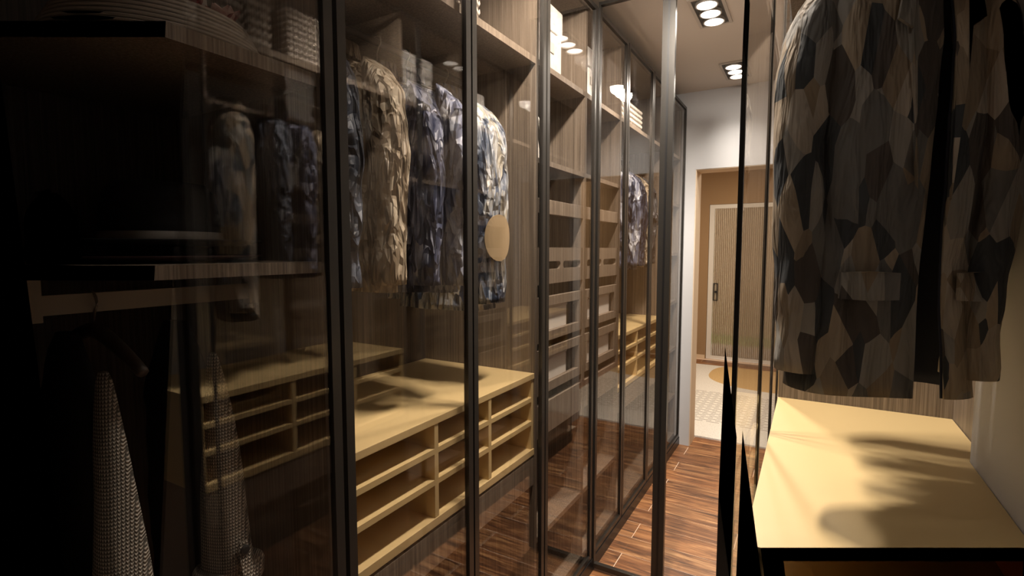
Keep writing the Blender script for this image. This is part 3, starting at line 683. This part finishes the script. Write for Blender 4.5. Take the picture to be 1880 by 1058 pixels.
# ------------------------------------------------------------------ knitwear and coat of the far-left bay
def knit_sleeve(cx, cy, z0, z1, label, tab=False, name='knit_sleeved_coat'):
    t = thing(name, label, 'coat', (cx, cy, z0))
    rr = []; m = 40
    for i in range(m + 1):
        f = i / m; z = z1 + (z0 - z1) * f
        r = 0.008 + 0.037 * (f ** 0.62); ry = 0.006 + 0.038 * (f ** 0.62)
        ring = []
        for p in jacket_ring(r, ry, z, 30, 0, 2 * math.pi, cx, cy + 0.012 * f, 2.2):
            nn = Vector((p.x - cx, p.y - cy - 0.012 * f, 0)).normalized()
            ring.append(p + nn * (0.006 * mnoise.noise(Vector((p.x * 22, p.y * 22, z * 5 + cy * 9)))))
        rr.append(ring)
    obj('sleeve', MB().loft(rr), M_KNIT, t, smooth=True)
    # dark coat body hanging behind the sleeve
    rr = []
    for i in range(25):
        f = i / 24; z = z1 + 0.05 + (z0 - 0.16 - z1 - 0.05) * f
        w = 0.03 + 0.085 * min(1, f * 4) ** 0.7; d = 0.012 + 0.018 * min(1, f * 4)
        rr.append([p + Vector((0.004 * mnoise.noise(p * 20), 0.004 * mnoise.noise(p * 17), 0)) for p in jacket_ring(w, d, z, 30, 0, 2 * math.pi, cx - 0.125, cy, 2.4)])
    obj('coat_body', MB().loft(rr), M_BLACK, t, smooth=True)
    if tab:
        cu = MB(); prof = []
        for k in range(15):
            a = 2 * math.pi * k / 14; prof.append((0.047 + 0.014 * math.cos(a), 0.024 * math.sin(a)))
        cu.lathe(prof, (cx, cy + 0.012, z0 - 0.008), 36, cap=False)
        cu.v = [(x + 0.006 * mnoise.noise(Vector((x, y, z)) * 26), y * 1.0 + 0.006 * mnoise.noise(Vector((y, x, z)) * 22), z + 0.008 * mnoise.noise(Vector((x, y, 1)) * 18)) for x, y, z in cu.v]
        obj('rolled_cuff', cu, M_KNIT, t, smooth=True)
        a = R(-2); ox, oy = math.cos(a), math.sin(a)
        def pt(r, dx, z): return (cx + r * ox - dx * oy, cy + 0.012 + r * oy + dx * ox, z)
        st = []
        for r, z, hw in ((0.064, z0 - 0.03, 0.010), (0.066, z0 + 0.005, 0.010), (0.058, z0 + 0.026, 0.010), (0.051, z0 + 0.058, 0.011), (0.050, z0 + 0.070, 0.006)):
            st.append([pt(r, -hw, z), pt(r, hw, z), pt(r + 0.005, hw, z), pt(r + 0.005, -hw, z)])
        tb = obj('button_tab', MB().loft(st), M_KNIT, t)
        bm_ = MB().lathe([(0.0085, 0), (0.0085, 0.004), (0.006, 0.0055)], (0, 0, 0), 16)
        mt = Matrix.Translation(pt(0.0565, 0, z0 + 0.056)) @ Matrix.Rotation(a, 4, 'Z') @ Matrix.Rotation(R(90), 4, 'Y')
        bm_.v = [tuple(mt @ Vector(v)) for v in bm_.v]
        bo = obj('button', bm_, M_BUTTON, tb); bo.matrix_parent_inverse = Matrix.Identity(4)
    return t
knit_sleeve(-0.935, 0.352, 0.80, 1.262, 'dark coat with a plain cream knitted sleeve hanging lower left in the dark bay')
knit_sleeve(-0.935, 0.520, 0.845, 1.262, 'dark coat with a cream knitted sleeve, rolled cuff and button tab', True)
hanger(-1.0475, 0.385, 1.325, 1.362, 'dark hanger hooked on the pale rail in the dark left bay', 0.16)

# ------------------------------------------------------------------ hats
def hat(x, y, z, mat, band, r_brim, label, h=0.10, rc=0.1):
    t = thing('felt_hat', label, 'hat', (x, y, z), 'brimmed hats on the lower hat shelf')
    obj('brim', MB().lathe([(rc - 0.005, 0.0), (r_brim * 0.8, 0.001), (r_brim, 0.008), (r_brim + 0.001, 0.011), (r_brim * 0.8, 0.005), (rc - 0.005, 0.004)], (x, y, z), 48, cap=True), mat, t, smooth=True)
    obj('crown', MB().lathe([(rc, 0.0042), (rc * 0.98, h * 0.4), (rc * 0.9, h * 0.85), (rc * 0.75, h), (rc * 0.45, h * 0.93), (0.002, h * 0.9)], (x, y, z), 40), mat, t, smooth=True)
    obj('ribbon_band', MB().lathe([(rc + 0.001, 0.005), (rc + 0.003, 0.008), (rc + 0.001, 0.026), (rc - 0.004, 0.026), (rc - 0.004, 0.005)], (x, y, z), 40), band, t, smooth=True)
    return t
hat(-1.06, 0.506, 1.428, M_REDFELT, M_BLACK, 0.168, 'wine-dark wide-brimmed hat, the lower of two stacked on the shelf', 0.022, 0.085)
hat(-1.06, 0.506, 1.456, M_BLACK, M_PALEBAND, 0.168, 'black wide-brimmed hat with a grey ribbon band, upper of the stack', 0.115, 0.098)
# rounded black bag at the very edge of the shelf
t = thing('round_bag', 'black rounded bag at the left end of the lower hat shelf', 'bag', (-0.95, 0.33, 1.428))
rr = []
for k in range(13):
    a = k / 12; z = 1.428 + 0.105 * a; s = (1 - max(0, (a - 0.55) / 0.45) ** 2.2 * 0.65)
    rr.append(jacket_ring(0.075 * s, 0.020 * s, z, 26, 0, 2 * math.pi, -0.965, 0.314, 3.2))
obj('bag_body', MB().loft(rr), M_BLACK, t, smooth=True)
obj('bag_zip', MB().tube([(-1.02, 0.314, 1.5345), (-0.965, 0.314, 1.5365), (-0.91, 0.314, 1.5345)], 0.003, 6), M_BLACKM, t)
# ribbed sun hat with flowers on the upper shelf
t = thing('sun_hat', 'pale ribbed sun hat with a flower trim on the upper left shelf', 'hat', (-1.03, 0.504, 1.787))
prof = [(0.075, 0.0005)]
for k in range(8):
    r0 = 0.176 - 0.0045 * k; z0 = 0.001 + 0.0085 * k
    prof += [(r0 - 0.006, z0), (r0, z0 + 0.002), (r0 + 0.001, z0 + 0.0045), (r0 - 0.006, z0 + 0.0075)]
prof += [(0.09, 0.075), (0.074, 0.075)]
M_STRAW = plain('pale_straw', (0.50, 0.45, 0.40), 0.8)
obj('brim', MB().lathe(prof, (-1.03, 0.504, 1.787), 56), M_STRAW, t, smooth=False)
obj('crown', MB().lathe([(0.078, 0.0755), (0.075, 0.13), (0.06, 0.165), (0.03, 0.176), (0.001, 0.178)], (-1.03, 0.504, 1.787), 40), M_STRAW, t, smooth=True)
def petal(c, ang, tilt, L, mat, parent):
    m_ = MB(); rows = []
    for i in range(5):
        f = i / 4; w = 0.4 * L * math.sin(math.pi * min(0.95, 0.15 + 0.8 * f)); y = L * f
        rows.append([(-w, y, 0.2 * L * f * f), (0, y, 0.2 * L * f * f - 0.05 * L), (w, y, 0.2 * L * f * f)])
    mt = Matrix.Translation(c) @ Matrix.Rotation(ang, 4, 'Z') @ Matrix.Rotation(tilt, 4, 'X')
    m_.loft(rows, close=False); m_.v = [tuple(mt @ Vector(v)) for v in m_.v]
    o = obj('petal', m_, mat, parent); s = o.modifiers.new('t', 'SOLIDIFY'); s.thickness = 0.0015
for k in range(7):
    petal((-0.95, 0.575, 1.868), k * 0.9, R(25), 0.034, M_PETAL if k % 3 else M_PETALR, t)
for k in range(6):
    petal((-0.94, 0.51, 1.866), k * 1.05, R(30), 0.028, M_PETALR if k % 3 else M_PETAL, t)

# ------------------------------------------------------------------ knit-rope baskets
def stitch_mesh(a, b, ncol, nrow, name):
    """front panel of chain stitches in a local plane: a = width along y, b = height along z, bulging towards +x"""
    m_ = MB(); cw = a / ncol; rh = b / nrow
    for i in range(ncol):
        for j in range(nrow):
            for s in (-1, 1):
                c = Vector((0.0, (i + 0.5 + s * 0.22) * cw, (j + 0.5) * rh)); ax = Vector((0, s * 0.30 * cw, 0.62 * rh)); sd = Vector((0, 0.26 * cw, -s * 0.06 * rh)); up = Vector((0.30 * cw, 0, 0))
                k = len(m_.v)
                m_.v += [tuple(c + ax), tuple(c + sd + ax * 0.1), tuple(c + up), tuple(c - sd + ax * 0.1), tuple(c - up * 0.6), tuple(c - ax)]
                for t_ in ((0, 1, 2), (0, 2, 3), (0, 3, 4), (0, 4, 1), (5, 2, 1), (5, 3, 2), (5, 4, 3), (5, 1, 4)): m_.f.append(tuple(k + q for q in t_))
    return m_
def basket(x_front, sgn, y0, y1, z0, z1, depth, label, ncol=8, nrow=7, side=True):
    """x_front = face towards the aisle; sgn = +1 when the aisle is at +X"""
    t = thing('rope_basket', label, 'basket', (x_front - sgn * depth / 2, (y0 + y1) / 2, z0), 'knitted rope baskets')
    e = 0.006; xb = x_front - sgn * depth
    xi, xo = x_front - sgn * e, xb + sgn * e
    m_ = MB().box(xi, xo, y0 + e, y1 - e, z0, z0 + 0.006)
    m_.box(xi, xi - sgn * 0.006, y0 + e, y1 - e, z0 + 0.006, z1 - 0.004).box(xo, xo + sgn * 0.006, y0 + e, y1 - e, z0 + 0.006, z1 - 0.004)
    m_.box(xi - sgn * 0.006, xo + sgn * 0.006, y0 + e, y0 + e + 0.006, z0 + 0.006, z1 - 0.004).box(xi - sgn * 0.006, xo + sgn * 0.006, y1 - e - 0.006, y1 - e, z0 + 0.006, z1 - 0.004)
    obj('basket_body', m_, M_ROPEB, t)
    f = stitch_mesh(y1 - y0, z1 - z0, ncol, nrow, 'woven_front')
    f.v = [(xi + sgn * v[0], y0 + v[1], z0 + v[2]) for v in f.v]
    tag(obj('woven_front', f, M_ROPE, t, smooth=True), kind='stuff')
    nc = max(3, round(ncol * depth / (y1 - y0)))
    f = stitch_mesh(depth - 0.004, z1 - z0, nc, nrow, 'woven_side')
    f.v = [(xi - sgn * v[1], y0 + e - v[0], z0 + v[2]) for v in f.v]
    tag(obj('woven_side', f, M_ROPE, t, smooth=True), kind='stuff')
    return t
basket(-0.875, 1, 0.74, 0.90, 2.105, 2.30, 0.26, 'rope basket on the top shelf of the nearest left bay, beside the door frame', 8, 8)
basket(-0.872, 1, 0.985, 1.125, 2.105, 2.33, 0.26, 'tall rope basket in the middle of the top left shelf', 7, 9)
basket(-0.868, 1, 1.215, 1.305, 2.105, 2.33, 0.26, 'narrow rope basket on the top left shelf just right of the door post', 5, 9)
basket(-0.868, 1, 2.615, 2.965, 2.105, 2.235, 0.26, 'long low rope basket on the top shelf of the far left bay', 14, 5)
basket(-0.05, -1, 0.83, 1.02, 2.105, 2.37, 0.24, 'rope basket over the right jackets, nearest to the viewer', 9, 9)
basket(-0.05, -1, 1.035, 1.115, 2.105, 2.37, 0.24, 'narrow rope basket over the right jackets, the middle one', 4, 9)
basket(-0.05, -1, 1.175, 1.335, 2.105, 2.28, 0.24, 'rope basket over the right jackets, farthest of the three', 8, 8)

# ------------------------------------------------------------------ white boxes with lids
def lid_box(x_front, sgn, y0, y1, z0, h, depth, label):
    t = thing('lidded_box', label, 'box', (x_front - sgn * depth / 2, (y0 + y1) / 2, z0), 'white lidded boxes')
    xb = x_front - sgn * depth; e = 0.004; zl = z0 + h * 0.62
    obj('box_body', MB().box(x_front - sgn * e, xb + sgn * e, y0 + e, y1 - e, z0, zl - 0.002), M_BOX, t, bev=0.003)
    obj('lid', MB().box(x_front, xb, y0, y1, zl, z0 + h), M_BOX, t, bev=0.005)
    obj('label_holder', MB().box(x_front - sgn * e, x_front, (y0 + y1) / 2 - 0.03, (y0 + y1) / 2 + 0.03, z0 + h * 0.30, z0 + h * 0.46), M_CREAMLEA, t, bev=0.0015)
    return t
lid_box(-0.862, 1, 1.655, 1.862, 2.105, 0.245, 0.34, 'white marbled lidded box on the top shelf of the first drawer column')
lid_box(-0.862, 1, 2.105, 2.270, 2.105, 0.215, 0.34, 'white marbled lidded box on the top shelf behind the open glass door')
lid_box(-0.045, -1, 1.735, 1.96, 2.105, 0.22, 0.3, 'white lidded box on the right shelf seen mirrored in the left glass')
lid_box(-0.045, -1, 2.20, 2.40, 2.105, 0.18, 0.3, 'second white lidded box on the right shelf seen mirrored in the left glass')
# bags on the second shelves
def handbag(x, y, z, w, h, d, mat, label, hh):
    t = thing('handbag', label, 'bag', (x, y, z))
    rr = [jacket_ring(d * (0.5 - 0.12 * f), w * (0.5 - 0.06 * f), z + h * f, 28, 0, 2 * math.pi, x, y, 4.0) for f in (0, 0.03, 0.3, 0.6, 0.9, 1.0)]
    obj('bag_body', MB().loft(rr), mat, t, smooth=True)
    pts = [(x + d * 0.46, y + (w * 0.36) * math.cos(R(a)), z + h * 0.82 + hh * math.sin(R(a))) for a in range(0, 181, 12)]
    obj('bag_handle', MB().tube(pts, 0.006, 8), M_LINEN, t, smooth=True)
    return t
handbag(-0.985, 1.745, 1.7705, 0.15, 0.13, 0.14, M_GREYBAG, 'pale handbag with a white loop handle on the first column', 0.075)
handbag(-0.985, 2.165, 1.7705, 0.14, 0.12, 0.14, M_CREAMLEA, 'grey handbag with a thin handle behind the open door', 0.07)
# white fabric bins inside the glass drawers
def bin_box(x0, x1, y0, y1, z0, h, label):
    t = thing('fabric_bin', label, 'bin', ((x0 + x1) / 2, (y0 + y1) / 2, z0), 'white bins in the glass drawers')
    obj('bin_body', MB().box(x0, x1 - 0.002, y0, y1, z0, z0 + h - 0.012), M_LINEN, t, bev=0.004)
    obj('bin_rim', MB().box(x0 - 0.001, x1, y0 - 0.002, y1 + 0.002, z0 + h - 0.0115, z0 + h), M_LINEN, t, bev=0.003)
for ya, yb, col in ((YB, YC, 'of the nearer drawer column'), (YC, YD, 'of the drawer column past the open leaf')):
    for z0, w in ((1.108, 'upper'), (0.914, 'lower')):
        bin_box(-1.16, -0.8570, ya + 0.024, yb - T - 0.064 - (0.06 if ya < 2 else 0), z0 + 0.0125, 0.116, 'white fabric bin in the %s glass drawer %s' % (w, col))
# ribbed cream vases on the low shelves
def vase(x, y, z, label, s=1.0):
    t = thing('ribbed_vase', label, 'vase', (x, y, z)); n = 40; rr = []
    for k in range(15):
        f = k / 14; r = (0.052 - 0.036 * f + 0.006 * math.sin(f * 3.1)) * s
        rr.append([(x + r * (1 + 0.05 * (i % 2)) * math.cos(2 * math.pi * i / n), y + r * (1 + 0.05 * (i % 2)) * math.sin(2 * math.pi * i / n), z + 0.17 * f * s) for i in range(n)])
    obj('vase_body', MB().loft(rr), M_ROPE, t, smooth=True)
    obj('vase_lip', MB().lathe([(0.018 * s, 0), (0.02 * s, 0.004), (0.018 * s, 0.008)], (x, y, z + 0.17 * s), 24), M_CREAMLEA, t, smooth=True)
vase(-0.955, 1.735, 0.3885, 'cream ribbed cone vase on the low shelf of the first column', 0.8)
vase(-0.955, 2.17, 0.3885, 'cream ribbed cone vase on the low shelf behind the open door', 0.8)
def bottle(x, y, z, label):
    t = thing('white_bottle', label, 'bottle', (x, y, z), 'white bottles in the last bay')
    obj('bottle_body', MB().lathe([(0.028, 0), (0.03, 0.01), (0.03, 0.11), (0.014, 0.135), (0.013, 0.15)], (x, y, z), 24), M_LINEN, t, smooth=True)
    obj('bottle_cap', MB().lathe([(0.016, 0.1505), (0.016, 0.175), (0.012, 0.178)], (x, y, z), 20), M_WHITE, t, smooth=True)
bottle(-0.93, 3.56, 2.1035, 'white bottle on the top shelf of the last bay, nearer one')
bottle(-0.93, 3.66, 2.1035, 'white bottle on the top shelf of the last bay, farther one')
